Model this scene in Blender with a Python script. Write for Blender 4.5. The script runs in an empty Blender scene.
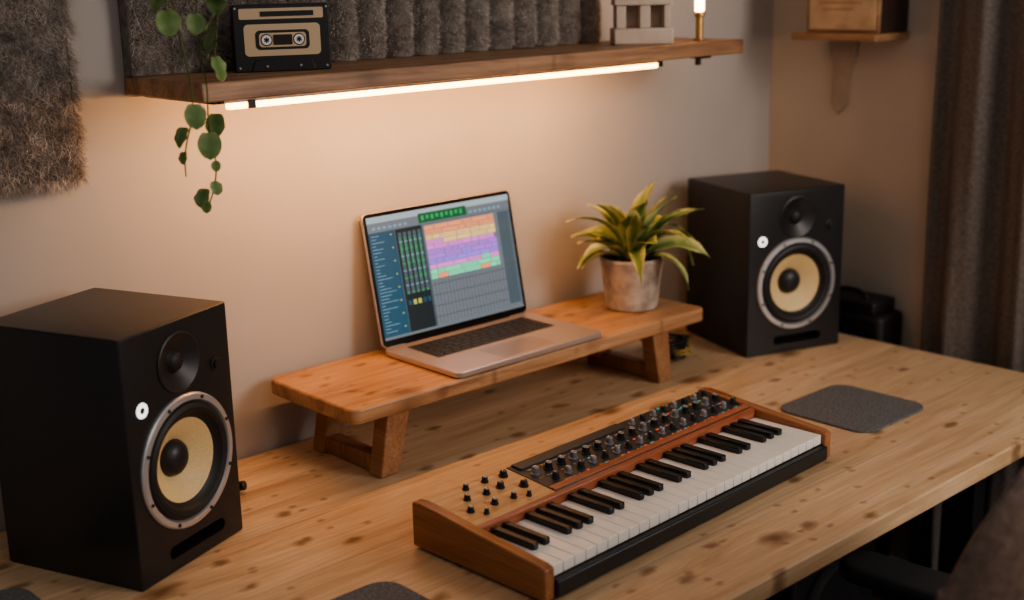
import bpy, bmesh, math, random
from mathutils import Vector, Matrix, Euler
random.seed(7)
scene = bpy.context.scene
COL = scene.collection
D = math.radians

# ---------------------------------------------------------------- materials
def new_mat(name):
    m = bpy.data.materials.new(name); m.use_nodes = True
    nt = m.node_tree
    b = nt.nodes['Principled BSDF']
    return m, nt, b

def plain(name, col, rough=0.5, metal=0.0, noise=0.0, nscale=40, bump=0.0, emit=None, estr=0, coat=0):
    m, nt, b = new_mat(name)
    b.inputs['Base Color'].default_value = (*col, 1)
    b.inputs['Roughness'].default_value = rough
    b.inputs['Metallic'].default_value = metal
    if coat: b.inputs['Coat Weight'].default_value = coat
    if emit:
        b.inputs['Emission Color'].default_value = (*emit, 1)
        b.inputs['Emission Strength'].default_value = estr
    if noise or bump:
        tc = nt.nodes.new('ShaderNodeTexCoord')
        n = nt.nodes.new('ShaderNodeTexNoise'); n.inputs['Scale'].default_value = nscale
        n.inputs['Detail'].default_value = 5
        nt.links.new(tc.outputs['Object'], n.inputs['Vector'])
        if noise:
            r = nt.nodes.new('ShaderNodeValToRGB')
            r.color_ramp.elements[0].position = 0.3; r.color_ramp.elements[1].position = 0.7
            r.color_ramp.elements[0].color = (*[c*(1-noise) for c in col], 1)
            r.color_ramp.elements[1].color = (*[min(1, c*(1+noise)) for c in col], 1)
            nt.links.new(n.outputs['Fac'], r.inputs['Fac'])
            nt.links.new(r.outputs['Color'], b.inputs['Base Color'])
        if bump:
            bp = nt.nodes.new('ShaderNodeBump'); bp.inputs['Strength'].default_value = bump
            bp.inputs['Distance'].default_value = 0.003
            nt.links.new(n.outputs['Fac'], bp.inputs['Height'])
            nt.links.new(bp.outputs['Normal'], b.inputs['Normal'])
    return m

def wood(name, light, mid, dark, axis='X', rough=0.45, gs=1.0, knots=0.0, planks=0.0, ksc=(4.2, 8.5), kr_=(0.05, 0.20), fine=(0.76, 1.14), stretch=(1.6, 15)):
    m, nt, b = new_mat(name)
    L = nt.links.new; N = nt.nodes.new
    tc = N('ShaderNodeTexCoord')
    def mapping(a, c):
        mp = N('ShaderNodeMapping')
        s = {'X': (a, c, c), 'Y': (c, a, c), 'Z': (c, c, a)}[axis]
        mp.inputs['Scale'].default_value = s
        L(tc.outputs['Object'], mp.inputs['Vector']); return mp
    m1 = mapping(stretch[0]*gs, stretch[1]*gs)
    n1 = N('ShaderNodeTexNoise'); n1.inputs['Scale'].default_value = 1.0; n1.inputs['Detail'].default_value = 8
    n1.inputs['Distortion'].default_value = 1.4; n1.inputs['Roughness'].default_value = 0.62
    L(m1.outputs[0], n1.inputs['Vector'])
    r1 = N('ShaderNodeValToRGB')
    e = r1.color_ramp.elements
    e[0].position = 0.30; e[0].color = (*dark, 1)
    e[1].position = 0.68; e[1].color = (*light, 1)
    em = e.new(0.48); em.color = (*mid, 1)
    L(n1.outputs['Fac'], r1.inputs['Fac'])
    m2 = mapping(6*gs, 130*gs)
    n2 = N('ShaderNodeTexNoise'); n2.inputs['Scale'].default_value = 1.0; n2.inputs['Detail'].default_value = 3
    L(m2.outputs[0], n2.inputs['Vector'])
    mr = N('ShaderNodeMapRange'); mr.inputs['From Min'].default_value = 0.3; mr.inputs['From Max'].default_value = 0.7
    mr.inputs['To Min'].default_value = fine[0]; mr.inputs['To Max'].default_value = fine[1]
    L(n2.outputs['Fac'], mr.inputs['Value'])
    mx = N('ShaderNodeVectorMath'); mx.operation = 'SCALE'
    L(r1.outputs['Color'], mx.inputs[0]); L(mr.outputs[0], mx.inputs['Scale'])
    out = mx.outputs[0]
    if planks:
        sp = N('ShaderNodeSeparateXYZ'); L(tc.outputs['Object'], sp.inputs[0])
        mu = N('ShaderNodeMath'); mu.operation = 'MULTIPLY'; mu.inputs[1].default_value = planks
        L(sp.outputs['Y'], mu.inputs[0])
        fl = N('ShaderNodeMath'); fl.operation = 'FLOOR'; L(mu.outputs[0], fl.inputs[0])
        wn = N('ShaderNodeTexWhiteNoise'); wn.noise_dimensions = '1D'; L(fl.outputs[0], wn.inputs['W'])
        m3 = N('ShaderNodeMapRange'); m3.inputs['To Min'].default_value = 0.89; m3.inputs['To Max'].default_value = 1.07
        L(wn.outputs['Value'], m3.inputs['Value'])
        fr = N('ShaderNodeMath'); fr.operation = 'FRACT'; L(mu.outputs[0], fr.inputs[0])
        lt = N('ShaderNodeMath'); lt.operation = 'GREATER_THAN'; lt.inputs[1].default_value = 0.012; L(fr.outputs[0], lt.inputs[0])
        m4 = N('ShaderNodeMapRange'); m4.inputs['To Min'].default_value = 0.72; L(lt.outputs[0], m4.inputs['Value'])
        mm = N('ShaderNodeMath'); mm.operation = 'MULTIPLY'; L(m3.outputs[0], mm.inputs[0]); L(m4.outputs[0], mm.inputs[1])
        mx2 = N('ShaderNodeVectorMath'); mx2.operation = 'SCALE'
        L(out, mx2.inputs[0]); L(mm.outputs[0], mx2.inputs['Scale']); out = mx2.outputs[0]
    if knots:
        for (ka, kc, k0, k1, ks, thr) in ((ksc[0], ksc[1], kr_[0], kr_[1], knots, 0.55), (ksc[0]*2.0, ksc[1]*2.1, 0.05, 0.17, knots*0.85, 0.5), (ksc[0]*5, ksc[1]*5, 0.05, 0.2, knots*0.6, 0.72)):
            m5 = mapping(ka, kc)
            nz = N('ShaderNodeTexNoise'); nz.inputs['Scale'].default_value = 3
            L(m5.outputs[0], nz.inputs['Vector'])
            ad = N('ShaderNodeMixRGB'); ad.inputs['Fac'].default_value = 0.22
            L(m5.outputs[0], ad.inputs[1]); L(nz.outputs['Color'], ad.inputs[2])
            sx = N('ShaderNodeSeparateXYZ'); L(ad.outputs[0], sx.inputs[0])
            cx = N('ShaderNodeCombineXYZ'); L(sx.outputs['X'], cx.inputs['X']); L(sx.outputs['Y'], cx.inputs['Y'])
            vo = N('ShaderNodeTexVoronoi'); vo.inputs['Scale'].default_value = 1.0; vo.voronoi_dimensions = '2D'
            L(cx.outputs[0], vo.inputs['Vector'])
            kr = N('ShaderNodeMapRange'); kr.inputs['From Min'].default_value = k0; kr.inputs['From Max'].default_value = k1
            kr.inputs['To Min'].default_value = ks; kr.inputs['To Max'].default_value = 0
            L(vo.outputs['Distance'], kr.inputs['Value'])
            sc = N('ShaderNodeSeparateXYZ'); L(vo.outputs['Color'], sc.inputs[0])
            gt = N('ShaderNodeMath'); gt.operation = 'GREATER_THAN'; gt.inputs[1].default_value = thr; L(sc.outputs['X'], gt.inputs[0])
            mu5 = N('ShaderNodeMath'); mu5.operation = 'MULTIPLY'; L(kr.outputs[0], mu5.inputs[0]); L(gt.outputs[0], mu5.inputs[1])
            mk = N('ShaderNodeMixRGB'); L(mu5.outputs[0], mk.inputs['Fac']); L(out, mk.inputs[1])
            mk.inputs[2].default_value = (dark[0]*0.34, dark[1]*0.26, dark[2]*0.20, 1)
            out = mk.outputs[0]
    L(out, b.inputs['Base Color'])
    b.inputs['Roughness'].default_value = rough
    bp = N('ShaderNodeBump'); bp.inputs['Strength'].default_value = 0.18; bp.inputs['Distance'].default_value = 0.002
    L(n2.outputs['Fac'], bp.inputs['Height']); L(bp.outputs['Normal'], b.inputs['Normal'])
    return m

M_wall = plain('plaster_taupe', (0.44, 0.40, 0.375), 0.9, noise=0.07, nscale=2.5, bump=0.15)
M_wall_r = plain('plaster_beige', (0.52, 0.44, 0.37), 0.9, noise=0.08, nscale=3, bump=0.2)
M_floor = wood('floor_wood', (0.10, 0.07, 0.05), (0.07, 0.048, 0.035), (0.04, 0.028, 0.02), 'X', 0.5, planks=7)
M_desk = wood('desk_pine', (0.75, 0.535, 0.34), (0.66, 0.445, 0.265), (0.50, 0.31, 0.17), 'X', 0.36, knots=0.88, planks=5.5, ksc=(4.2, 6.5), kr_=(0.03, 0.15), fine=(0.85, 1.07), stretch=(1.8, 12))
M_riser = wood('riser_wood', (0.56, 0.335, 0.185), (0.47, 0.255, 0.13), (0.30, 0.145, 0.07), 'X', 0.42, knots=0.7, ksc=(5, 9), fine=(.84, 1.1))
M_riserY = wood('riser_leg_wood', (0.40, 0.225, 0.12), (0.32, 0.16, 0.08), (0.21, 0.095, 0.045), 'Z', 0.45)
M_shelf = wood('shelf_wood', (0.50, 0.29, 0.165), (0.39, 0.21, 0.115), (0.21, 0.10, 0.048), 'X', 0.45, knots=0.5, ksc=(5, 9))
M_cheek = wood('synth_cheek_wood', (0.40, 0.18, 0.085), (0.32, 0.13, 0.055), (0.20, 0.07, 0.03), 'Y', 0.3)
M_panelw = wood('synth_panel_wood', (0.64, 0.42, 0.23), (0.56, 0.34, 0.17), (0.44, 0.245, 0.11), 'X', 0.35)
M_strip = wood('synth_strip_wood', (0.44, 0.16, 0.085), (0.36, 0.12, 0.06), (0.24, 0.07, 0.035), 'X', 0.3)
M_black = plain('black_satin', (0.018, 0.018, 0.020), 0.42)
M_spk = plain('speaker_vinyl', (0.019, 0.019, 0.021), 0.34, noise=0.1, nscale=200, bump=0.05)
M_rubber = plain('black_rubber', (0.012, 0.012, 0.013), 0.55)
M_silver = plain('brushed_grey_ring', (0.58, 0.58, 0.60), 0.36, metal=0.7)
M_chrome = plain('chrome', (0.6, 0.6, 0.6), 0.2, metal=1)
M_cone = plain('kevlar_cone', (0.76, 0.56, 0.29), 0.55, noise=0.12, nscale=400, bump=0.2)
M_white = plain('white_plastic', (0.8, 0.8, 0.8), 0.4)
M_logo = plain('logo_white_emissive', (0.9, 0.9, 0.9), 0.4, emit=(1, 1, 1), estr=1.0)  # white logo colour with emission added
M_key = plain('ivory_key', (0.82, 0.79, 0.75), 0.22, coat=0.3)
M_bkey = plain('ebony_key', (0.012, 0.012, 0.012), 0.25)
M_synth = plain('synth_panel_dark', (0.035, 0.037, 0.043), 0.40)
M_knob = plain('knob_black', (0.015, 0.015, 0.015), 0.35)
M_knobg = plain('knob_grey', (0.26, 0.26, 0.27), 0.35, metal=0.5)
M_teal = plain('led_teal', (0.05, 0.4, 0.34), 0.4, emit=(0.05, 0.6, 0.5), estr=0.25)
M_red = plain('led_red', (0.6, 0.05, 0.03), 0.4, emit=(1, 0.1, 0.05), estr=0.5)
M_amber = plain('marker_amber', (0.7, 0.42, 0.1), 0.4)
M_alu = plain('laptop_aluminium', (0.60, 0.51, 0.48), 0.36, metal=0.7)
M_lapkey = plain('laptop_key', (0.02, 0.02, 0.022), 0.45)
M_glass = plain('screen_bezel', (0.008, 0.008, 0.009), 0.12)
M_pot = plain('pot_stone', (0.43, 0.355, 0.295), 0.85, noise=0.34, nscale=30, bump=0.6)
M_soil = plain('soil', (0.03, 0.02, 0.013), 0.95, noise=0.4, nscale=90, bump=1)
M_felt = plain('pad_felt', (0.13, 0.128, 0.13), 0.95, noise=0.45, nscale=230, bump=0.8)
M_fur = plain('wool_grey', (0.44, 0.385, 0.345), 0.95, noise=0.5, nscale=26)
M_furbase = plain('wool_backing', (0.20, 0.175, 0.155), 0.95, noise=0.4, nscale=40, bump=1)
M_curt = plain('curtain_fabric', (0.15, 0.127, 0.113), 0.92, noise=0.25, nscale=120, bump=0.4)
M_led = plain('led_diffuser', (1, 0.8, 0.5), 0.5, emit=(1.0, 0.47, 0.15), estr=10)
M_alup = plain('led_profile', (0.25, 0.22, 0.19), 0.4, metal=0.7)
M_cream = plain('cassette_label', (0.58, 0.43, 0.28), 0.55)
M_cass = plain('cassette_shell', (0.02, 0.02, 0.022), 0.35)
M_cer = plain('beige_ceramic', (0.62, 0.49, 0.39), 0.6, noise=0.08, nscale=30)
M_brass = plain('brass', (0.55, 0.33, 0.14), 0.35, metal=0.9)
M_lampglow = plain('lamp_tube_glow', (1, 0.9, 0.8), 0.4, emit=(1, 0.52, 0.2), estr=14)
M_stem = plain('vine_stem', (0.10, 0.13, 0.03), 0.6)
M_leather = plain('chair_leather', (0.13, 0.085, 0.065), 0.6, noise=0.3, nscale=60, bump=0.3)
M_chair = plain('chair_plastic', (0.024, 0.025, 0.028), 0.5)
M_ysleeve = plain('cable_yellow', (0.35, 0.24, 0.06), 0.5)
M_patch = plain('peg_beige', (0.40, 0.31, 0.24), 0.8, noise=0.1, nscale=20)

def leaf_mat(name, g, edge, p0=0.42, p1=0.72, ns=45):
    m, nt, b = new_mat(name); L = nt.links.new; N = nt.nodes.new
    uv = N('ShaderNodeUVMap'); sp = N('ShaderNodeSeparateXYZ'); L(uv.outputs[0], sp.inputs[0])
    s = N('ShaderNodeMath'); s.operation = 'SUBTRACT'; s.inputs[1].default_value = 0.5; L(sp.outputs['X'], s.inputs[0])
    a = N('ShaderNodeMath'); a.operation = 'ABSOLUTE'; L(s.outputs[0], a.inputs[0])
    n = N('ShaderNodeTexNoise'); n.inputs['Scale'].default_value = ns
    tc = N('ShaderNodeTexCoord'); L(tc.outputs['Object'], n.inputs['Vector'])
    ad = N('ShaderNodeMath'); ad.operation = 'MULTIPLY_ADD'; L(n.outputs['Fac'], ad.inputs[0]); ad.inputs[1].default_value = 0.7; L(a.outputs[0], ad.inputs[2])
    r = N('ShaderNodeValToRGB'); e = r.color_ramp.elements
    e[0].position = p0; e[0].color = (*g, 1); e[1].position = p1; e[1].color = (*edge, 1)
    L(ad.outputs[0], r.inputs['Fac']); L(r.outputs[0], b.inputs['Base Color'])
    b.inputs['Roughness'].default_value = 0.4
    return m
M_leaf = leaf_mat('leaf_variegated', (0.13, 0.22, 0.07), (0.56, 0.54, 0.23), 0.50, 0.86, 30)
M_vleaf = leaf_mat('vine_leaf', (0.12, 0.20, 0.06), (0.22, 0.30, 0.12), 0.4, 0.8)

# ---------------------------------------------------------------- geometry helpers
def empty(name, loc=(0, 0, 0), rz=0.0):
    o = bpy.data.objects.new(name, None); COL.objects.link(o)
    o.location = loc; o.rotation_euler = (0, 0, rz); o.empty_display_size = 0.05
    return o

def add(name, me, mat, parent=None, loc=(0, 0, 0), rot=(0, 0, 0), bevel=0, seg=2, smooth=True):
    o = bpy.data.objects.new(name, me); COL.objects.link(o)
    o.location = loc; o.rotation_euler = rot
    if parent: o.parent = parent
    for mm in (mat if isinstance(mat, (list, tuple)) else [mat]): me.materials.append(mm)
    if bevel:
        b = o.modifiers.new('bevel', 'BEVEL'); b.width = bevel; b.segments = seg
        b.limit_method = 'ANGLE'; b.angle_limit = D(32); b.harden_normals = False
    if smooth:
        for p in me.polygons: p.use_smooth = True
        try: me.set_sharp_from_angle(angle=D(34))
        except Exception: pass
    return o

def from_pydata(name, v, f):
    me = bpy.data.meshes.new(name); me.from_pydata([tuple(p) for p in v], [], f); me.update(); return me

def box(name, s, loc, mat, parent=None, rot=(0, 0, 0), bevel=0, seg=2):
    x, y, z = s[0]/2, s[1]/2, s[2]/2
    v = [(-x, -y, -z), (x, -y, -z), (x, y, -z), (-x, y, -z), (-x, -y, z), (x, -y, z), (x, y, z), (-x, y, z)]
    f = [(0, 3, 2, 1), (4, 5, 6, 7), (0, 1, 5, 4), (1, 2, 6, 5), (2, 3, 7, 6), (3, 0, 4, 7)]
    return add(name, from_pydata(name, v, f), mat, parent, loc, rot, bevel, seg)

def lathe(name, prof, mat, parent=None, loc=(0, 0, 0), rot=(0, 0, 0), n=48, mats=None):
    v = []; f = []; mi = []
    for i, (r, z) in enumerate(prof):
        for k in range(n):
            a = 2*math.pi*k/n
            v.append((r*math.cos(a), r*math.sin(a), z))
    for i in range(len(prof)-1):
        for k in range(n):
            k2 = (k+1) % n
            f.append((i*n+k, i*n+k2, (i+1)*n+k2, (i+1)*n+k)); mi.append(mats[i] if mats else 0)
    me = from_pydata(name, v, f)
    for p, m_ in zip(me.polygons, mi): p.material_index = m_
    bm = bmesh.new(); bm.from_mesh(me)
    bmesh.ops.remove_doubles(bm, verts=bm.verts, dist=1e-6)
    bm.to_mesh(me); bm.free()
    return add(name, me, mat, parent, loc, rot)

def cyl(name, r, h, loc, mat, parent=None, rot=(0, 0, 0), r2=None, n=32, bev=0.0):
    r2 = r if r2 is None else r2
    b = min(bev, h/3) if bev else 0
    if b: prof = [(0, 0), (r-b, 0), (r, b), (r2, h-b), (r2-b, h), (0, h)]
    else: prof = [(0, 0), (r, 0), (r2, h), (0, h)]
    return lathe(name, prof, mat, parent, loc, rot, n)

def prism(name, pts, h, mat, parent=None, loc=(0, 0, 0), rot=(0, 0, 0), bevel=0, seg=2):
    n = len(pts)
    v = [(x, y, 0) for x, y in pts] + [(x, y, h) for x, y in pts]
    f = [tuple(reversed(range(n))), tuple(range(n, 2*n))] + [(i, (i+1) % n, n+(i+1) % n, n+i) for i in range(n)]
    return add(name, from_pydata(name, v, f), mat, parent, loc, rot, bevel, seg)

def rr(w, d, r, n=8):
    pts = []
    for cx, cy, a0 in ((w/2-r, d/2-r, 0), (-w/2+r, d/2-r, 90), (-w/2+r, -d/2+r, 180), (w/2-r, -d/2+r, 270)):
        for i in range(n+1):
            a = D(a0+90*i/n); pts.append((cx+r*math.cos(a), cy+r*math.sin(a)))
    return pts

def rbox(name, w, d, h, r, mat, parent=None, loc=(0, 0, 0), rot=(0, 0, 0), bevel=0.003, seg=2):
    return prism(name, rr(w, d, r), h, mat, parent, loc, rot, bevel, seg)

def tube(name, pts, r, mat, parent=None, loc=(0, 0, 0), radii=None, smooth=True):
    cu = bpy.data.curves.new(name, 'CURVE'); cu.dimensions = '3D'
    sp = cu.splines.new('NURBS' if smooth else 'POLY'); sp.points.add(len(pts)-1)
    for i, p in enumerate(pts):
        sp.points[i].co = (*p, 1); sp.points[i].radius = radii[i] if radii else 1
    if smooth: sp.use_endpoint_u = True; sp.order_u = min(4, len(pts))
    cu.bevel_depth = r; cu.bevel_resolution = 3; cu.use_fill_caps = True; cu.resolution_u = 8
    t = bpy.data.objects.new('tmp', cu); COL.objects.link(t)
    dg = bpy.context.evaluated_depsgraph_get()
    me = bpy.data.meshes.new_from_object(t.evaluated_get(dg))
    bpy.data.objects.remove(t)
    me.name = name; me.materials.clear()
    return add(name, me, mat, parent, loc)

def multi_boxes(name, boxes, mat, parent=None, bevel=0, loc=(0, 0, 0), rot=(0, 0, 0)):
    v = []; f = []; mi = []
    for bx in boxes:
        x0, x1, y0, y1, z0, z1 = bx[:6]; k = len(v)
        v += [(x0, y0, z0), (x1, y0, z0), (x1, y1, z0), (x0, y1, z0), (x0, y0, z1), (x1, y0, z1), (x1, y1, z1), (x0, y1, z1)]
        f += [tuple(k+i for i in q) for q in ((0, 3, 2, 1), (4, 5, 6, 7), (0, 1, 5, 4), (1, 2, 6, 5), (2, 3, 7, 6), (3, 0, 4, 7))]
        mi += [bx[6] if len(bx) > 6 else 0]*6
    me = from_pydata(name, v, f)
    for p, m_ in zip(me.polygons, mi): p.material_index = m_
    return add(name, me, mat, parent, loc, rot, bevel, 2)

def boolean_cut(obj, cutters):
    for c in cutters:
        md = obj.modifiers.new('b', 'BOOLEAN'); md.operation = 'DIFFERENCE'; md.object = c; md.solver = 'EXACT'
    bpy.context.view_layer.update()
    dg = bpy.context.evaluated_depsgraph_get()
    me = bpy.data.meshes.new_from_object(obj.evaluated_get(dg))
    obj.modifiers.clear(); obj.data = me
    for p in me.polygons: p.use_smooth = True
    try: me.set_sharp_from_angle(angle=D(30))
    except Exception: pass
    for c in cutters: bpy.data.objects.remove(c)

# ---------------------------------------------------------------- room
WY, WX, DZ = 2.16, 2.96, 0.75
def slab(name, x0, x1, y0, y1, z0, z1, mat, bevel=0):
    return box(name, (x1-x0, y1-y0, z1-z0), ((x0+x1)/2, (y0+y1)/2, (z0+z1)/2), mat, bevel=bevel)
slab('floor', -1.2, WX+0.1, -1.0, WY+0.1, -0.1, 0, M_floor)
slab('wall_back', -1.2, WX+0.1, WY, WY+0.1, 0, 2.7, M_wall)
slab('wall_right', WX, WX+0.1, -1.0, WY, 0, 2.7, M_wall_r)
slab('baseboard_back', -1.2, WX, WY-0.015, WY, 0, 0.09, M_white)
slab('baseboard_right', WX-0.015, WX, -1.0, WY-0.015, 0, 0.09, M_white)

# ---------------------------------------------------------------- desk
desk = empty('wooden_desk', (0, 0, 0))
X0, X1, Y0, Y1 = 0.15, 2.80, 1.095, 2.15
rbox('desktop', X1-X0, Y1-Y0, 0.038, 0.012, M_desk, desk, ((X0+X1)/2, (Y0+Y1)/2, DZ-0.038), bevel=0.004)
for i, x in enumerate((0.30, 2.70)):
    box('leg_post_%d' % (i+1), (0.05, 0.085, 0.66), (x, 1.38, 0.38), M_black, desk, bevel=0.004)
    box('leg_post_back_%d' % (i+1), (0.05, 0.06, 0.66), (x, 1.95, 0.38), M_black, desk, bevel=0.004)
    box('leg_foot_%d' % (i+1), (0.07, 0.86, 0.035), (x, 1.63, 0.0175), M_black, desk, bevel=0.005)
    box('leg_top_%d' % (i+1), (0.07, 0.80, 0.03), (x, 1.63, 0.697), M_black, desk, bevel=0.004)
box('crossbar', (2.36, 0.04, 0.05), (1.50, 1.95, 0.60), M_black, desk, bevel=0.004)

# ---------------------------------------------------------------- studio monitors
def monitor(name, loc, rz, w, h, d, k):
    e = empty(name, loc, rz)
    cab = box('cabinet', (w, d, h), (0, d/2, h/2), M_spk, None, bevel=0)
    bm = bmesh.new(); bm.from_mesh(cab.data)
    bmesh.ops.bevel(bm, geom=bm.edges[:], offset=0.005, segments=3, affect='EDGES', profile=0.6)
    bm.to_mesh(cab.data); bm.free()
    wz, tz = h*0.427, h*0.832
    c1 = cyl('c1', 0.0935*k, 0.12, (0, 0.055, wz), M_spk, rot=(D(90), 0, 0), n=64)
    c2 = cyl('c2', 0.0475*k, 0.08, (0, 0.012, tz), M_spk, rot=(D(90), 0, 0), n=48)
    c3 = prism('c3', rr(0.140, 0.022, 0.0105), 0.1, M_rubber, loc=(0.01, 0.05, 0.034), rot=(D(90), 0, 0))
    boolean_cut(cab, [c1, c2, c3])
    cab.parent = e
    R = (D(90), 0, 0)
    box('port_interior', (0.137, 0.002, 0.02), (0.01, 0.048, 0.034), M_rubber, e)
    K = lambda pr: [(r*k, z) for r, z in pr]
    lathe('woofer', K([(0.092, -0.02), (0.1055, 0.0), (0.1055, 0.004), (0.103, 0.007), (0.0950, 0.0075), (0.0930, 0.004),
                     (0.0920, 0.002), (0.089, 0.0075), (0.083, 0.010), (0.077, 0.008), (0.0725, 0.001),
                     (0.0695, -0.001), (0.066, -0.003), (0.029, -0.030),
                     (0.0285, -0.026), (0.026, -0.020), (0.021, -0.015), (0.013, -0.0115), (0.006, -0.0105), (0.0, -0.010)]),
          [M_silver, M_rubber, M_cone, M_black], e, (0, 0, wz), R, 64,
          mats=[0, 0, 0, 0, 0, 0, 1, 1, 1, 1, 1, 1, 2, 3, 3, 3, 3, 3, 3])
    for q in range(8):
        a = D(22.5+45*q)
        cyl('woofer_screw_%d' % (q+1), 0.003, 0.0015, (0.0990*k*math.cos(a), -0.0072, wz+0.0990*k*math.sin(a)), M_black, e, R, n=12)
    lathe('tweeter', K([(0.0465, -0.01), (0.0475, 0.002), (0.045, 0.003), (0.041, 0.001), (0.030, -0.004), (0.018, -0.009), (0.0165, -0.008),
                      (0.014, -0.003), (0.009, 0.0), (0.0, 0.0015)]), [M_black, M_rubber], e, (0, 0, tz), R, 48,
          mats=[0, 0, 0, 0, 0, 1, 1, 1, 1])
    lathe('logo_ring', [(0.0055, 0), (0.0055, 0.0015), (0.012, 0.0015), (0.0125, 0)], M_logo, e, (-w*0.36, -0.0002, h*0.705), R, 32)  # white logo ring, its brightness put in by the emissive material
    cyl('badge_center', 0.0055, 0.001, (-w*0.36, 0, h*0.705), M_black, e, R, n=20)
    lathe('volume_knob', [(0.012, 0), (0.012, 0.002), (0.009, 0.0025), (0.008, 0.007), (0, 0.0075)], M_black, e, (w*0.345, 0, h*0.765), R, 32)
    return e
def place_monitor(name, fl, ang, w, h, d, k=1.0):
    monitor(name, (fl[0]+w/2*math.cos(D(ang)), fl[1]+w/2*math.sin(D(ang)), DZ), D(ang), w, h, d, k)
place_monitor('studio_monitor_speaker', (0.802, 1.754), 22, 0.258, 0.411, 0.285, 1.06)
place_monitor('studio_monitor_speaker.001', (2.448, 1.838), -19, 0.278, 0.408, 0.285, 1.09)

# ---------------------------------------------------------------- riser
RZ = DZ+0.158
riser = empty('wooden_monitor_riser', (1.788, 1.988, DZ))
rbox('riser_top', 1.02, 0.290, 0.031, 0.022, M_riser, riser, (0, 0, 0.127), bevel=0.005, seg=3)
for i, x in enumerate((-0.405, 0.375)):
    s = 1 if x < 0 else -1
    for j, y in enumerate((-0.106, 0.085)):
        o1 = 0.012*s
        pts = [(-0.024-o1, 0), (0.020-o1, 0), (0.030+o1, 0.128), (-0.024+o1, 0.128)]
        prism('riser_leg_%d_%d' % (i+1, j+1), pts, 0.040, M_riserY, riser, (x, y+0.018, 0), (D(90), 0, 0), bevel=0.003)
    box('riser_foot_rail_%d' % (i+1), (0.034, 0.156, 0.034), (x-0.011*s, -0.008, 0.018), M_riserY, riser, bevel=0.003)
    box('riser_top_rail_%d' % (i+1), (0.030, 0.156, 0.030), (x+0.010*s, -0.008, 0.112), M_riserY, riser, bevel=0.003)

# ---------------------------------------------------------------- laptop
LW, LD = 0.416, 0.245
lap = empty('laptop', (1.741, 1.966, RZ))
rbox('base', LW, LD, 0.012, 0.016, M_alu, lap, (0, 0, 0.002), bevel=0.002)
for k, (fx, fy) in enumerate(((-.17, -.09), (.17, -.09), (-.17, .09), (.17, .09))):
    cyl('foot_%d' % (k+1), 0.008, 0.0022, (fx, fy, 0), M_rubber, lap, n=16)
keys = []
kx0, kx1 = -0.166, 0.166
rows = [14, 14, 14, 13, 12, 9]
ky = 0.094
for ri, n in enumerate(rows):
    hh = 0.010 if ri == 0 else 0.0168
    wk = (kx1-kx0)/n
    ky -= hh+0.0018
    for i in range(n):
        if ri == 5:
            edges = [0, .07, .14, .21, .29, .66, .74, .82, .91, 1]
            a, b_ = kx0+(kx1-kx0)*edges[i], kx0+(kx1-kx0)*edges[i+1]
        else: a, b_ = kx0+i*wk, kx0+(i+1)*wk
        keys.append((a+0.0014, b_-0.0014, ky+.0003, ky+hh-.0003, 0.0135, 0.0158))
multi_boxes('keyboard_keys', keys, M_lapkey, lap, bevel=0.0006)
rbox('keyboard_well', 0.338, 0.110, 0.0006, 0.004, plain('keyboard_well_dark', (0.30, 0.25, 0.235), 0.5), lap, (0, 0.0405, 0.0136), bevel=0)
rbox('trackpad', 0.15, 0.080, 0.0006, 0.006, plain('trackpad_alu', (0.52, 0.43, 0.40), 0.3, 0.7), lap, (0, -0.070, 0.0136), bevel=0.0002)
LH = 0.286
lid = empty('lid', (0, LD/2-0.002, 0.013)); lid.parent = lap
lid.rotation_euler = (D(-11), 0, 0)
R90 = (D(90), 0, 0)
rbox('lid_shell', LW, LH, 0.006, 0.014, M_alu, lid, (0, 0.006, LH/2), R90, bevel=0.0015)
rbox('bezel', LW-0.004, LH-0.004, 0.0012, 0.012, M_glass, lid, (0, 0.0002, LH/2), R90, bevel=0.0003)
tube('hinge', [(-0.15, 0.002, 0), (0.15, 0.002, 0)], 0.005, M_glass, lid, smooth=False)
def em(name, c, s=0.85):
    return plain('screen_'+name, (0.01, 0.01, 0.01), 0.2, emit=c, estr=s)
UI = [em('bg', (0.07, 0.10, 0.12)), em('menubar', (0.36, 0.42, 0.43)), em('sidebar', (0.015, 0.075, 0.12)), em('lcd', (0.01, 0.10, 0.045)),
      em('orange', (0.95, 0.33, 0.14)), em('peach', (0.95, 0.60, 0.22)), em('purple', (0.48, 0.16, 0.78)), em('magenta', (0.85, 0.22, 0.68)),
      em('green', (0.16, 0.80, 0.42)), em('grid', (0.15, 0.17, 0.19)), em('gridline', (0.06, 0.07, 0.08)), em('mixer', (0.01, 0.02, 0.025)),
      em('meter', (0.03, 0.36, 0.10)), em('text', (0.20, 0.32, 0.40)), em('yellow', (0.5, 0.45, 0.10)), em('violet', (0.36, 0.20, 0.88))]
sw, sh = LW-0.018, LH-0.026
q = []
def Q(x0, x1, y0, y1, m, l=1): q.append((x0, x1, y0, y1, m, l))
Q(0, 1, 0, 1, 0, 0)
Q(0, 1, .95, 1, 1); Q(0, 1, .875, .95, 9); Q(.34, .68, .885, .965, 3, 2)
for i in range(9): Q(.36+i*.034, .378+i*.034, .905+.01*(i % 2), .945, 12, 3)
for i in range(7): Q(.03+i*.035, .05+i*.035, .895, .915, 13, 2)
for i in range(7): Q(.70+i*.035, .72+i*.035, .895, .915, 13, 2)
Q(0, .17, 0, .87, 2)
for i in range(30):
    Q(.015, .03+random.random()*.10, .842-i*.027, .847-i*.027, 13, 2)
    if i % 4 == 0: Q(.14, .150, .835-i*.027, .845-i*.027, 14, 2)
Q(.175, .35, 0, .87, 11)
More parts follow.
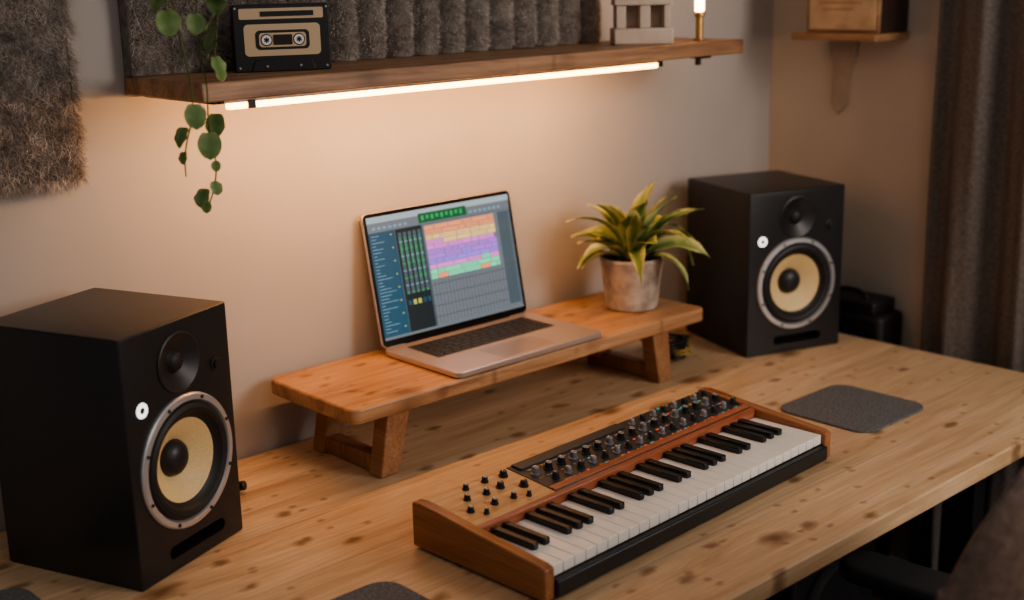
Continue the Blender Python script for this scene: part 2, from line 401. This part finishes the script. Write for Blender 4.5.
for i in range(5):
    x = .19+i*.033
    Q(x, x+.022, .33, .84, 0, 2)
    Q(x+.004, x+.009, .42+random.random()*.3, .8, 12, 3)
    for j in range(8): Q(x, x+.02, .34+j*.06, .348+j*.06, 13 if j % 2 else 12, 4)
    Q(x, x+.022, .24, .28, 14 if i in (1, 2) else 2, 2)
Q(.36, .99, 0, .87, 9)
for i in range(26): Q(.36+i*.0245, .363+i*.0245, 0, .42, 10, 2)
for i in range(4): Q(.36, .90, .09+i*.09, .095+i*.09, 10, 2)
cols = [4, 4, 5, 5, 7, 6, 6, 15, 7, 8, 8]
for r_, c in enumerate(cols):
    y1 = .855-r_*.041
    x = .37
    while x < .86:
        wq = random.choice([.05, .07, .1, .12]); x2 = min(x+wq, .875)
        Q(x, x2-.004, y1-.036, y1, c if random.random() > .12 else cols[(r_+1) % 11], 3)
        if random.random() < .5: Q(x, x2-.004, y1-.020, y1-.016, 9, 4)
        x = x2
Q(.90, .985, .05, .86, 0, 2)
Q(0, 1, 0, .022, 9, 3)
v = []; f = []; mi = []
for x0, x1, y0, y1, m_, l in q:
    k = len(v); yy = -0.0014-0.00008*l
    for a, b_ in ((x0, y0), (x1, y0), (x1, y1), (x0, y1)):
        v.append((-sw/2+a*sw, yy, 0.016+b_*sh))
    f.append((k, k+1, k+2, k+3)); mi.append(m_)
me = from_pydata('display', v, f)
for p, m_ in zip(me.polygons, mi): p.material_index = m_
add('display', me, UI, lid, smooth=False)

# ---------------------------------------------------------------- synthesizer
syn = empty('synthesizer_keyboard', (1.217, 1.276, DZ), D(2.6))
SL, SD = 0.808, 0.304
box('chassis', (SL-0.012, SD-0.012, 0.028), (SL/2, SD/2, 0.020), M_black, syn, bevel=0.003)
for k, (fx, fy) in enumerate(((.05, .03), (SL-.05, .03), (.05, SD-.03), (SL-.05, SD-.03))):
    cyl('foot_%d' % (k+1), 0.012, 0.007, (fx, fy, 0), M_rubber, syn, n=20)
prof = [(0, 0.005), (SD, 0.005), (SD, 0.082), (SD-0.02, 0.085), (0.165, 0.074), (0.012, 0.061), (0, 0.057)]
for nm, x in (('cheek_1', 0.0), ('cheek_2', SL-0.022)):
    n = len(prof)
    v = [(x, y, z) for y, z in prof] + [(x+0.022, y, z) for y, z in prof]
    f = [tuple(reversed(range(n))), tuple(range(n, 2*n))] + [(i, (i+1) % n, n+(i+1) % n, n+i) for i in range(n)]
    add(nm, from_pydata(nm, v, f), M_cheek, syn, bevel=0.003, seg=3)
nw = 29; kx = 0.0235; kw = (SL-0.047)/nw
multi_boxes('white_keys', [(kx+i*kw+0.0006, kx+(i+1)*kw-0.0006, 0.008, 0.160, 0.036, 0.055) for i in range(nw)], M_key, syn, bevel=0.0012)
bk = []
for i in range(nw-1):
    if i % 7 in (0, 1, 3, 4, 5):
        c = kx+(i+1)*kw
        bk.append((c-0.0068, c+0.0068, 0.066, 0.160, 0.052, 0.0660))
multi_boxes('black_keys', bk, M_bkey, syn, bevel=0.002)
box('front_slab', (SL-0.044, 0.014, 0.028), (SL/2, 0.000, 0.021), M_black, syn, bevel=0.003)
box('key_strip', (SL-0.044, 0.013, 0.038), (SL/2, 0.1675, 0.053), M_strip, syn, bevel=0.002)
tilt = math.atan2(0.010, 0.120)
def panel_pt(x, y, up=0): return (x, 0.174+y*math.cos(tilt)-up*math.sin(tilt), 0.071+y*math.sin(tilt)+up*math.cos(tilt))
PW = 0.190
box('panel_wood', (PW, 0.122, 0.02), panel_pt(0.022+PW/2, 0.061, -0.009), M_panelw, syn, (tilt, 0, 0), bevel=0.002)
PD = SL-0.044-PW-0.001
box('panel_dark', (PD, 0.122, 0.02), panel_pt(0.022+PW+PD/2, 0.061, -0.009), M_synth, syn, (tilt, 0, 0), bevel=0.002)
box('panel_back_display', (PD*0.50, 0.024, 0.005), panel_pt(0.022+PW+PD*0.27, 0.107, 0.002), M_synth, syn, (tilt, 0, 0), bevel=0.001)
box('panel_lower_trim', (PD, 0.014, 0.004), panel_pt(0.022+PW+PD/2, 0.009, 0.002), M_strip, syn, (tilt, 0, 0), bevel=0.001)
kn = 0
def knob(x, y, r=0.0075, h=0.015, mat=M_knob, up=0.001, cap=None):
    global kn; kn += 1
    lathe('knob_%d' % kn, [(r*1.25, 0), (r*1.25, 0.002), (r, 0.003), (r*0.88, h-0.001), (r*0.75, h), (0, h)],
          [mat, cap or mat], syn, panel_pt(x, y, up), (tilt, 0, 0), 20, mats=[0, 0, 0, 1, 1])
    box('knob_%d_pointer' % kn, (0.0012, r*0.8, 0.0006), panel_pt(x, y+r*0.35, up+h), M_white, syn, (tilt, 0, random.uniform(-1, 1)))
for x, y, r in ((.050, .040, .0055), (.075, .075, .0055), (.10, .035, .0055), (.115, .070, .0055), (.14, .030, .0050), (.10, .105, .0050),
                (.150, .072, .0065), (.145, .105, .0055), (.185, .100, .0070), (.185, .050, .0070), (.065, .018, .004), (.165, .018, .004)):
    knob(x, y, r, 0.011, cap=M_knobg if r < .006 else None)
x = 0.235
i = 0
while x < SL-0.04:
    knob(x, 0.070, 0.0072, 0.014, M_knob if i % 3 else M_knobg, cap=M_knobg)
    knob(x+0.015, 0.036, 0.0062, 0.012, M_knobg if i % 2 else M_knob)
    if x > 0.022+PW+PD*0.52: knob(x+0.005, 0.102, 0.0058, 0.011, M_knobg if i % 2 else M_knob)
    x += 0.033; i += 1
dots = []
for i in range(170):
    x = random.uniform(0.23, SL-0.04); y = random.choice([0.020, 0.052, 0.087])
    p = panel_pt(x, y, 0.001); s = random.choice([0.0012, 0.0018])
    dots.append((p[0]-s*1.6, p[0]+s*1.6, p[1]-s*.7, p[1]+s*.7, p[2]-.0005, p[2]+0.0010, random.choice([0, 0, 0, 1, 2, 0, 3, 3])))
for i in range(10):
    p = panel_pt(0.62+0.0135*i, 0.114 if i % 2 else 0.086, 0.001)
    dots.append((p[0]-.0025, p[0]+.0025, p[1]-.002, p[1]+.002, p[2], p[2]+0.003, 1 if i % 3 else 3))
multi_boxes('panel_buttons', dots, [plain('print_grey', (0.35, 0.35, 0.34), 0.5), M_teal, M_red, M_amber], syn)

# ---------------------------------------------------------------- pads
rbox('desk_pad', 0.246, 0.232, 0.005, 0.040, M_felt, None, (2.306, 1.447, DZ), bevel=0.0015)
rbox('desk_pad.001', 0.24, 0.23, 0.005, 0.040, M_felt, None, (0.982, 1.404, DZ), bevel=0.0015)
rbox('desk_mat', 0.30, 0.40, 0.004, 0.04, M_felt, None, (0.525, 1.72, DZ), bevel=0.0012)

# ---------------------------------------------------------------- wall shelf + LED
shelf = empty('wall_shelf', (0, 0, 0))
SX0, SX1, SY0, SZ = 1.048, 2.472, 1.885, 1.485
box('board', (SX1-SX0, WY-SY0, 0.032), ((SX0+SX1)/2, (WY+SY0)/2, SZ+0.016), M_shelf, shelf, bevel=0.003)
M_iron = plain('dark_iron', (0.03, 0.025, 0.022), 0.45, metal=0.6)
for i, x in enumerate((1.095, 2.36)):
    box('bracket_plate_%d' % (i+1), (0.035, 0.24, 0.006), (x, WY-0.135, SZ-0.003), M_iron, shelf, bevel=0.001)
cyl('bracket_knob', 0.007, 0.020, (2.36, 1.93, SZ-0.022), M_iron, shelf, n=20)
ST = SZ+0.032
led = empty('led_strip_light', (0, 0, 0))
box('led_profile', (1.10, 0.016, 0.005), (1.642, 1.903, SZ-0.0025), M_alup, led, bevel=0.001)
box('led_diffuser', (1.08, 0.013, 0.011), (1.642, 1.903, SZ-0.0105), M_led, led, bevel=0.003)
box('led_clip', (0.014, 0.020, 0.014), (1.145, 1.902, SZ-0.009), M_iron, led, bevel=0.001)
box('led_end_cap', (0.012, 0.016, 0.012), (2.190, 1.903, SZ-0.008), M_iron, led, bevel=0.001)

# ---------------------------------------------------------------- cassette
cas = empty('cassette_tape', (1.287, 2.012, ST), D(-25))
rbox('shell', 0.172, 0.118, 0.046, 0.005, M_cass, cas, (0, 0.034, 0.059), R90, bevel=0.002)
rbox('label', 0.136, 0.056, 0.0008, 0.008, M_cream, cas, (0, -0.0118, 0.056), R90, bevel=0.0002)
rbox('label_top', 0.150, 0.019, 0.0008, 0.003, M_cream, cas, (0, -0.0118, 0.102), R90, bevel=0.0002)
rbox('label_line', 0.095, 0.009, 0.0008, 0.001, M_cass, cas, (0.01, -0.0126, 0.1015), R90, bevel=0)
rbox('window', 0.096, 0.034, 0.0008, 0.008, M_cass, cas, (0, -0.0126, 0.056), R90, bevel=0.0002)
rbox('window_frame', 0.084, 0.025, 0.0008, 0.006, M_cream, cas, (0, -0.0133, 0.056), R90, bevel=0.0002)
rbox('tape_window', 0.034, 0.018, 0.0008, 0.002, plain('tape_brown', (0.03, 0.02, 0.015), 0.3), cas, (0, -0.0140, 0.056), R90, bevel=0)
for i, x in enumerate((-0.029, 0.029)):
    cyl('reel_hole_%d' % (i+1), 0.0108, 0.0008, (x, -0.0133, 0.056), M_cass, cas, R90, n=24)
    lathe('reel_hub_%d' % (i+1), [(0.005, 0), (0.005, 0.0015), (0.0085, 0.0015), (0.009, 0)], M_white, cas, (x, -0.0140, 0.056), R90, 24)
    for t in range(6):
        a = D(60*t)
        box('reel_tooth_%d_%d' % (i+1, t+1), (0.003, 0.0012, 0.0012), (x+0.0045*math.cos(a), -0.0150, 0.056+0.0045*math.sin(a)), M_white, cas, (0, -a, 0))
prism('head_guard', [(-0.058, 0), (0.058, 0), (0.050, 0.020), (-0.050, 0.020)], 0.003, M_cass, cas, (0, -0.0118, 0.001), R90, bevel=0.0008)
for i, (x, z) in enumerate(((-.078, .008), (.078, .008), (-.081, .112), (.081, .112), (-.03, .010), (.03, .010))):
    cyl('screw_%d' % (i+1), 0.0022, 0.001, (x, -0.012 if i < 4 else -0.0148, z), M_chrome, cas, R90, n=12)

# ---------------------------------------------------------------- ceramic ornament + tube lamp
orn = empty('ceramic_arch_ornament', (2.225, 1.985, ST), D(-40))
box('base', (0.135, 0.08, 0.036), (0, 0, 0.018), M_cer, orn, bevel=0.004)
box('pillar_left', (0.022, 0.06, 0.05), (-0.050, 0, 0.061), M_cer, orn, bevel=0.002)
box('pillar_mid', (0.024, 0.06, 0.05), (0.004, 0, 0.061), M_cer, orn, bevel=0.002)
box('pillar_right', (0.014, 0.06, 0.05), (0.054, 0, 0.061), M_cer, orn, bevel=0.002)
box('back_plate', (0.115, 0.008, 0.05), (0, 0.028, 0.061), M_cer, orn, bevel=0.001)
box('roof', (0.132, 0.070, 0.014), (0, 0, 0.093), M_cer, orn, bevel=0.003)
box('cap', (0.07, 0.05, 0.05), (-0.01, 0, 0.125), M_cer, orn, bevel=0.006)
lamp = empty('tube_table_lamp', (2.390, 1.952, ST))
cyl('foot', 0.014, 0.005, (0, 0, 0), M_brass, lamp, bev=0.002)
cyl('stem', 0.0085, 0.054, (0, 0, 0.004), M_brass, lamp, n=20)
cyl('collar', 0.012, 0.012, (0, 0, 0.054), M_brass, lamp, n=24, bev=0.002)
cyl('glow_tube', 0.0105, 0.14, (0, 0, 0.065), M_lampglow, lamp, n=24, bev=0.003)

# ---------------------------------------------------------------- wool wall hangings
def fur_blades(name, samplers, n, ln, wd, parent, mat, droop=0.5):
    v = []; f = []
    for i in range(n):
        p, nr = samplers()
        d = Vector((random.gauss(0, .55), 0, random.gauss(-droop*.6, .55))) + nr*random.uniform(.35, 1.1)
        d.normalize(); l = ln*random.uniform(.5, 1.2)
        side = d.cross(Vector((random.uniform(-1, 1), random.uniform(-1, 1), random.uniform(-1, 1)))); side.normalize()
        w = wd*random.uniform(.6, 1.3)
        mid = p+d*l*.55; tip = p+d*l+Vector((random.gauss(0, .3), random.uniform(-.1, .1), -droop*.6+random.gauss(0, .3)))*l*.6
        if tip.y > WY-0.002: tip.y = WY-0.002
        k = len(v)
        v += [p-side*w, p+side*w, mid+side*w*.8, mid-side*w*.8, tip]
        f += [(k, k+1, k+2, k+3), (k+3, k+2, k+4)]
    return add(name, from_pydata(name, v, f), mat, parent, smooth=False)

rug = empty('shaggy_wool_wall_hanging')
box('backing', (0.62, 0.03, 0.74), (0.630, WY-0.016, 1.72), M_furbase, rug, bevel=0.01)
def s1():
    if random.random() < 0.12:
        return Vector((0.940, random.uniform(WY-.03, WY-.005), random.uniform(1.35, 2.08))), Vector((1, 0, 0))
    if random.random() < 0.08:
        return Vector((random.uniform(.32, .935), random.uniform(WY-.03, WY-.005), 1.352)), Vector((0, -.3, -1))
    return Vector((random.uniform(.32, .940), WY-.031, random.uniform(1.352, 2.08))), Vector((0, -1, 0))
fur_blades('wool_pile', s1, 70000, 0.020, 0.00055, rug, M_fur)

rib = empty('ribbed_wool_acoustic_panel')
RX0, RX1, RZ0, RZ1 = 1.050, 2.225, ST+0.001, 2.05
def ribd(x):
    k = 0.30 if x < 1.40 else 1.0
    return 0.020+(1-k)*0.015+0.032*k*abs(math.sin((x-RX0)/0.070*math.pi))**0.75
nx = 260; v = []; f = []
for i in range(nx+1):
    x = RX0+(RX1-RX0)*i/nx
    for z in (RZ0, RZ1): v.append((x, WY-0.002-ribd(x), z))
for i in range(nx+1):
    x = RX0+(RX1-RX0)*i/nx
    for z in (RZ0, RZ1): v.append((x, WY-0.002, z))
o = 2*(nx+1)
for i in range(nx):
    a = 2*i
    f += [(a, a+2, a+3, a+1), (o+a, o+a+1, o+a+3, o+a+2), (a+1, a+3, o+a+3, o+a+1), (a, o+a, o+a+2, a+2)]
f += [(0, 1, o+1, o), (2*nx, o+2*nx, o+2*nx+1, 2*nx+1)]
add('folds', from_pydata('folds', v, f), M_furbase, rib)
def s2():
    x = random.uniform(RX0, RX1)
    dx = (ribd(x+.002)-ribd(x-.002))/.004
    n = Vector((-max(-5, min(5, dx)), -1, 0)); n.normalize()
    return Vector((x, WY-.002-ribd(x), random.uniform(RZ0+.006, RZ1))), n
fur_blades('wool_pile', s2, 90000, 0.009, 0.0005, rib, M_fur, 0.2)
def s3(): return Vector((random.uniform(RX0+.005, 1.42), WY-.004-0.035, random.uniform(RZ0+.010, RZ1))), Vector((0, -1, 0))
fur_blades('wool_pile_long', s3, 26000, 0.018, 0.0005, rib, M_fur, 0.35)

# ---------------------------------------------------------------- boxed picture on right wall
frm = empty('wooden_display_box')
M_box = wood('display_box_wood', (0.40, 0.23, 0.13), (0.30, 0.16, 0.09), (0.17, 0.08, 0.04), 'Y', 0.5)
M_boxd = wood('display_box_dark', (0.05, 0.028, 0.02), (0.035, 0.019, 0.014), (0.02, 0.011, 0.008), 'Z', 0.5)
M_ledge = wood('ledge_wood', (0.44, 0.25, 0.14), (0.34, 0.18, 0.09), (0.2, 0.09, 0.04), 'Y', 0.45)
slab2 = lambda nm, x0, x1, y0, y1, z0, z1, m, b=0.002: box(nm, (x1-x0, y1-y0, z1-z0), ((x0+x1)/2, (y0+y1)/2, (z0+z1)/2), m, frm, bevel=b)
slab2('ledge', 2.80, 2.96, 1.740, 1.985, 1.497, 1.515, M_ledge)
slab2('case', 2.835, 2.96, 1.747, 1.955, 1.515, 1.75, M_boxd)
slab2('front_frame', 2.823, 2.835, 1.747, 1.955, 1.515, 1.75, M_box)
slab2('front_card', 2.820, 2.8235, 1.755, 1.945, 1.524, 1.73, plain('aged_card', (0.52, 0.36, 0.22), 0.7, noise=0.15, nscale=25), 0.0005)
multi_boxes('card_print', [(2.8192, 2.8202, 1.79+random.random()*.03, 1.90+random.random()*.02, 1.70-i*.016, 1.703-i*.016) for i in range(9)],
            plain('card_ink', (0.32, 0.20, 0.11), 0.8), frm)
hook = empty('wall_peg_hook')
prism('peg_plate', [(-.030, -.15), (-.008, -.18), (.022, -.15), (.022, -.07), (.04, -.03), (.045, .018), (-.045, .018), (-.04, -.02), (-.028, -.05)], 0.008, M_patch, hook,
      (WX, 1.93, 1.475), (D(90), 0, D(-90)), bevel=0.003)

# ---------------------------------------------------------------- curtain
cur = empty('window_curtain')
ny, nz = 240, 40; v = []; f = []
CY0, CY1 = 0.25, 1.615
for j in range(nz+1):
    z = 0.03+2.5*j/nz
    for i in range(ny+1):
        t = i/ny; y = CY1-(CY1-CY0)*t
        a = 0.030*(0.75+0.25*math.sin(z*1.3+t*9))
        ph = t*2*math.pi*10+0.5*math.sin(z*1.6+t*5)
        x = 2.885+a*math.sin(ph)+0.007*math.sin(ph*2.3+z*3)
        v.append((x, y+0.012*math.sin(z*1.7+t*20), z))
for j in range(nz):
    for i in range(ny):
        k = j*(ny+1)+i; f.append((k, k+1, k+ny+2, k+ny+1))
co = add('fabric', from_pydata('fabric', v, f), M_curt, cur)
sd = co.modifiers.new('s', 'SOLIDIFY'); sd.thickness = 0.003
tube('curtain_rod', [(2.885, 0.1, 2.55), (2.885, 1.68, 2.55)], 0.012, M_black, cur, smooth=False)
for i, y in enumerate((0.15, 1.66)): box('rod_bracket_%d' % (i+1), (0.075, 0.02, 0.03), (2.922, y, 2.55), M_black, cur, bevel=0.002)

# ---------------------------------------------------------------- potted plant
def leaf_mesh(v, f, uv, base, az, ln, wd, rise, droop, nseg=10, twist=0.0, shape=0.75, s_in=0.10, cup=0.35):
    d = Vector((math.cos(az), math.sin(az), 0)); s0 = Vector((-math.sin(az), math.cos(az), 0))
    k = len(v)
    ang = rise; p = Vector(base); st = ln/nseg
    for i in range(nseg+1):
        t = i/nseg
        w = wd*max(0.02, (math.sin(math.pi*(s_in+(1-s_in)*t)))**shape)
        up = Vector((-d.x*math.sin(ang), -d.y*math.sin(ang), math.cos(ang)))
        s = s0*math.cos(twist*t)+up*math.sin(twist*t)
        wav = 0.10*wd*math.sin(t*14)
        v += [p-s*w+up*(w*cup+wav), p-s*w*.5+up*w*cup*.3, p, p+s*w*.5+up*w*cup*.3, p+s*w+up*(w*cup-wav)]
        uv += [(0, t), (.25, t), (0.5, t), (.75, t), (1, t)]
        p = p+(d*math.cos(ang)+Vector((0, 0, 1))*math.sin(ang))*st
        ang -= droop/nseg
    for i in range(nseg):
        a = k+5*i
        for c in range(4): f.append((a+c, a+c+1, a+c+6, a+c+5))
def leaf_obj(name, v, f, uv, mat, parent, loc=(0, 0, 0)):
    me = from_pydata(name, v, f)
    ul = me.uv_layers.new(name='UVMap')
    for lp in me.loops: ul.data[lp.index].uv = uv[lp.vertex_index]
    return add(name, me, mat, parent, loc)

plant = empty('potted_plant', (2.185, 1.978, RZ))
lathe('pot', [(0, 0), (0.056, 0), (0.061, 0.004), (0.073, 0.112), (0.076, 0.118), (0.074, 0.124), (0.068, 0.123), (0.065, 0.104), (0, 0.104)],
      M_pot, plant, n=48)
cyl('soil', 0.066, 0.004, (0, 0, 0.1045), M_soil, plant, n=32)
v, f, uv = [], [], []
rng = random.Random(21)
NL = 38
for i in range(NL):
    t = i/NL
    az = i*2.39996+rng.uniform(-.35, .35)
    rise = 1.48-0.85*t+rng.uniform(-.15, .2)
    ln = rng.uniform(.17, .225) if t > .25 else rng.uniform(.16, .20)
    dr = 0.4+1.4*t+rng.uniform(-.2, .6)
    r0 = 0.008+0.014*t
    if math.sin(az) > 0.3: ln *= 0.72
    leaf_mesh(v, f, uv, (r0*math.cos(az), r0*math.sin(az), 0.105+0.05*(1-t)*rng.random()), az, ln, rng.uniform(.018, .028), rise, dr,
              twist=rng.uniform(-1.0, 1.0), shape=1.4, s_in=0.06)
leaf_obj('leaves', v, f, uv, M_leaf, plant)

# ---------------------------------------------------------------- trailing vine in hanging planter
vine = empty('hanging_trailing_plant', (1.035, 1.870, 0))
lathe('planter', [(0, 1.86), (0.05, 1.86), (0.075, 1.90), (0.08, 1.96), (0.077, 1.96), (0.07, 1.94), (0, 1.94)], M_cer, vine, n=40)
for i in range(3):
    a = D(120*i); tube('cord_%d' % (i+1), [(0.078*math.cos(a), 0.078*math.sin(a), 1.95), (0, 0, 2.3), (0, 0, 2.7)], 0.0015, M_stem, vine, smooth=False)
v, f, uv = [], [], []
rng = random.Random(4)
def heart(base, az, ln, pitch, tw=0.0):
    leaf_mesh(v, f, uv, base, az, ln, ln*0.43, pitch, 0.3, nseg=9, shape=0.55, s_in=0.10, cup=0.12, twist=tw)
strands = [[(0.03, -.05, 1.93), (0.0, -.085, 1.90), (-.02, -.075, 1.75), (-.035, -.06, 1.60), (-.012, -.055, 1.52), (-.020, -.05, 1.46), (-.005, -.05, 1.41), (-.010, -.05, 1.36), (-.030, -.05, 1.325)],
           [(-.03, -.05, 1.93), (-.06, -.075, 1.88), (-.075, -.06, 1.74), (-.055, -.05, 1.60), (-.035, -.045, 1.51), (-.040, -.045, 1.46), (-.062, -.045, 1.42), (-.060, -.045, 1.38)],
           [(.03, -.05, 1.93), (.03, -.085, 1.85), (.01, -.08, 1.70), (.0, -.075, 1.62), (-.01, -.07, 1.55)],
           [(-.03, -.05, 1.93), (-.08, -.07, 1.83), (-.085, -.06, 1.70), (-.075, -.06, 1.62)]]
for si, st in enumerate(strands):
    tube('stem_%d' % (si+1), st, 0.0012, M_stem, vine)
    for j in range(1, len(st)):
        a, b_ = Vector(st[j-1]), Vector(st[j])
        if b_.z < 1.54: continue
        for t in (.15, .45, .8):
            p = a.lerp(b_, t)
            heart(p, D(228+rng.choice([-60, -30, 20, 60])), rng.uniform(.034, .046), rng.uniform(-1.3, -.6), rng.uniform(-.5, .5))
# separate larger leaves below the shelf edge
for (dx, z, az, ln, pt, tw) in ((-.040, 1.492, 250, .040, -1.25, .2), (-.002, 1.474, 215, .038, -1.2, -.2), (-.060, 1.458, 200, .034, -1.0, .3), (-.018, 1.446, 240, .044, -1.2, 0),
                                (-.064, 1.420, 200, .020, -1.2, 0), (-.010, 1.400, 240, .018, -1.2, 0), (-.016, 1.368, 270, .024, -1.0, .4), (-.032, 1.358, 200, .032, -.9, -.3), (-.032, 1.338, 230, .020, -1.2, 0)):
    heart((dx, -.052, z), D(az), ln, pt, tw)
leaf_obj('leaves', v, f, uv, M_vleaf, vine)

# ---------------------------------------------------------------- cables
cb = empty('audio_cable', (0, 0, 0))
pts = []
for i in range(60):
    a = i*0.55; r = 0.038+0.009*math.sin(i*1.7)
    pts.append((2.310+r*1.15*math.cos(a), 1.965+r*math.sin(a), DZ+0.006+0.0008*i+0.004*abs(math.sin(i*2.1))))
tube('coil_black', pts, 0.0035, M_rubber, cb)
pts = [(x_+.006, y_-.012, z_+0.012) for x_, y_, z_ in pts[:24]]
tube('coil_yellow', pts, 0.003, M_ysleeve, cb)
cb2 = empty('audio_cable.001', (0, 0, 0))
tube('cable', [(1.02, 2.148, 0.90), (1.07, 2.135, 0.83), (1.10, 2.08, 0.758), (1.13, 2.05, 0.756), (1.12, 2.00, 0.756), (1.09, 1.99, 0.756)], 0.0035, M_rubber, cb2)
cyl('plug', 0.009, 0.03, (1.11, 2.01, 0.761), M_black, cb2, (D(80), 0, D(40)), n=20, bev=0.002)

# ---------------------------------------------------------------- black case behind desk, subwoofer under desk
cs = empty('black_equipment_case')
box('case_body', (0.115, 0.25, 0.80), (2.892, 1.83, 0.40), M_rubber, cs, bevel=0.015, seg=3)
box('case_lid', (0.105, 0.20, 0.035), (2.892, 1.83, 0.815), M_black, cs, bevel=0.008, seg=3)
tube('handle', [(2.885, 1.78, 0.83), (2.885, 1.79, 0.855), (2.885, 1.87, 0.855), (2.885, 1.88, 0.83)], 0.006, M_rubber, cs)
sub = empty('subwoofer')
box('sub_cabinet', (0.34, 0.36, 0.38), (2.42, 1.72, 0.20), M_spk, sub, bevel=0.01)
lathe('sub_driver', [(0.14, 0), (0.14, .006), (.125, .006), (.11, .012), (.10, 0), (.03, -.01), (0, .002)], M_rubber, sub, (2.42, 1.538, 0.20), R90, 48)
for k, (fx, fy) in enumerate(((-.12, -.13), (.12, -.13), (-.12, .13), (.12, .13))):
    cyl('sub_foot_%d' % (k+1), 0.015, 0.012, (2.42+fx, 1.72+fy, 0), M_rubber, sub, n=16)

# ---------------------------------------------------------------- office chair
ch = empty('office_chair', (1.680, 0.985, 0), D(6))
rbox('seat', 0.48, 0.46, 0.075, 0.12, M_chair, ch, (0, 0.02, 0.42), bevel=0.028, seg=5)
cyl('gas_lift', 0.028, 0.30, (0, 0, 0.11), M_chair, ch, n=24)
box('seat_plate', (0.2, 0.2, 0.03), (0, 0, 0.405), M_chair, ch, bevel=0.005)
cyl('hub', 0.05, 0.06, (0, 0, 0.08), M_chair, ch, n=24, bev=0.01)
for k in range(5):
    a = D(72*k+18)
    tube('star_leg_%d' % (k+1), [(0.03*math.cos(a), 0.03*math.sin(a), 0.11), (0.29*math.cos(a), 0.29*math.sin(a), 0.075)], 0.018, M_chair, ch, smooth=False)
    cyl('caster_%d' % (k+1), 0.028, 0.04, (0.29*math.cos(a)-0.02*math.sin(a), 0.29*math.sin(a)+0.02*math.cos(a), 0.028), M_rubber, ch, (D(90), 0, a), n=24, bev=0.006)
nu, nv = 40, 16; v = []; f = []
def bp_(u, w, side):
    ang = (u-.5)*1.5
    hw = 0.27*math.sin(ang)/math.sin(.75)
    s = abs(2*u-1)
    edge = max(0.08, (1-s**1.7))**0.62
    z = 0.82+(w-.5)*0.64*edge
    y = -0.27+0.09*(1-math.cos(ang))/(1-math.cos(.75))-0.07*(z-0.6)
    th = 0.026*max(0.12, (1-abs(2*w-1)**6))*max(0.12, (1-s**8))
    return (hw, y+side*th, z)
for side in (1, -1):
    for j in range(nv+1):
        for i in range(nu+1): v.append(bp_(i/nu, j/nv, side))
o = (nu+1)*(nv+1)
for j in range(nv):
    for i in range(nu):
        k = j*(nu+1)+i
        f += [(k, k+1, k+nu+2, k+nu+1), (o+k, o+k+nu+1, o+k+nu+2, o+k+1)]
for i in range(nu):
    f += [(i, o+i, o+i+1, i+1)]; k = nv*(nu+1)+i; f += [(k, k+1, o+k+1, o+k)]
for j in range(nv):
    k = j*(nu+1); f += [(k, k+nu+1, o+k+nu+1, o+k)]; k += nu; f += [(k, o+k, o+k+nu+1, k+nu+1)]
add('backrest', from_pydata('backrest', v, f), M_leather, ch)
tube('back_spine', [(0, 0.0, 0.43), (0, -0.24, 0.43), (0, -0.33, 0.52), (0, -0.325, 0.80)], 0.022, M_chair, ch)
for s, nm in ((-1, 'left'), (1, 'right')):
    tube('arm_post_'+nm, [(s*0.20, 0.0, 0.43), (s*0.26, 0.0, 0.44), (s*0.265, 0.0, 0.60)], 0.018, M_chair, ch)
    rbox('arm_pad_'+nm, 0.100, 0.38, 0.035, 0.048, M_chair, ch, (s*0.265, 0.01, 0.586), bevel=0.014, seg=4)

# ---------------------------------------------------------------- lights
def area(name, loc, target, sx, sy, e, col):
    l = bpy.data.lights.new(name, 'AREA'); l.shape = 'RECTANGLE'; l.size = sx; l.size_y = sy; l.energy = e; l.color = col
    o = bpy.data.objects.new(name, l); COL.objects.link(o); o.location = loc
    o.rotation_euler = (Vector(target)-Vector(loc)).to_track_quat('-Z', 'Y').to_euler(); return o
area('window_daylight', (2.75, -0.5, 1.9), (2.3, 1.5, 0.8), 1.1, 1.1, 32, (1.0, 0.90, 0.81))
area('overhead_fill_light', (0.8, -0.3, 2.6), (1.8, 1.7, 0.9), 1.2, 1.2, 4, (1.0, 0.88, 0.78))  # unseen soft fill from above, front left; stands for no ceiling fixture
# the LED strip's own output: same place and length as the diffuser, tipped toward the wall
l = bpy.data.lights.new('led_strip_lamp', 'AREA'); l.shape = 'RECTANGLE'; l.size = 1.07; l.size_y = 0.012; l.energy = 3.9; l.color = (1.0, 0.50, 0.19)
o_ = bpy.data.objects.new('led_strip_lamp', l); COL.objects.link(o_); o_.parent = led
o_.location = (1.642, 1.911, SZ-0.0165); o_.rotation_euler = (D(52), 0, 0)
w = bpy.data.worlds.new('room_ambient'); scene.world = w; w.use_nodes = True
w.node_tree.nodes['Background'].inputs[0].default_value = (0.80, 0.765, 0.75, 1)
w.node_tree.nodes['Background'].inputs[1].default_value = 0.20

# ---------------------------------------------------------------- camera
cam = bpy.data.cameras.new('camera'); cam.sensor_width = 36; cam.lens = 1281/1024*36
cam.clip_start = 0.02
cam.dof.use_dof = True; cam.dof.focus_distance = 2.3; cam.dof.aperture_fstop = 2.0
co = bpy.data.objects.new('camera', cam); COL.objects.link(co)
r = Vector((0.7351, -0.6775, -0.0220)).normalized()
b = Vector((-0.6526, -0.7160, 0.2475)); b = (b-r*b.dot(r)).normalized()
u = b.cross(r)
co.matrix_world = Matrix(((r.x, u.x, b.x, 0), (r.y, u.y, b.y, 0), (r.z, u.z, b.z, 1.68), (0, 0, 0, 1)))
scene.camera = co
scene.view_settings.view_transform = 'AgX'
try: scene.view_settings.look = 'AgX - Medium High Contrast'
except Exception: pass
scene.view_settings.exposure = 0.45
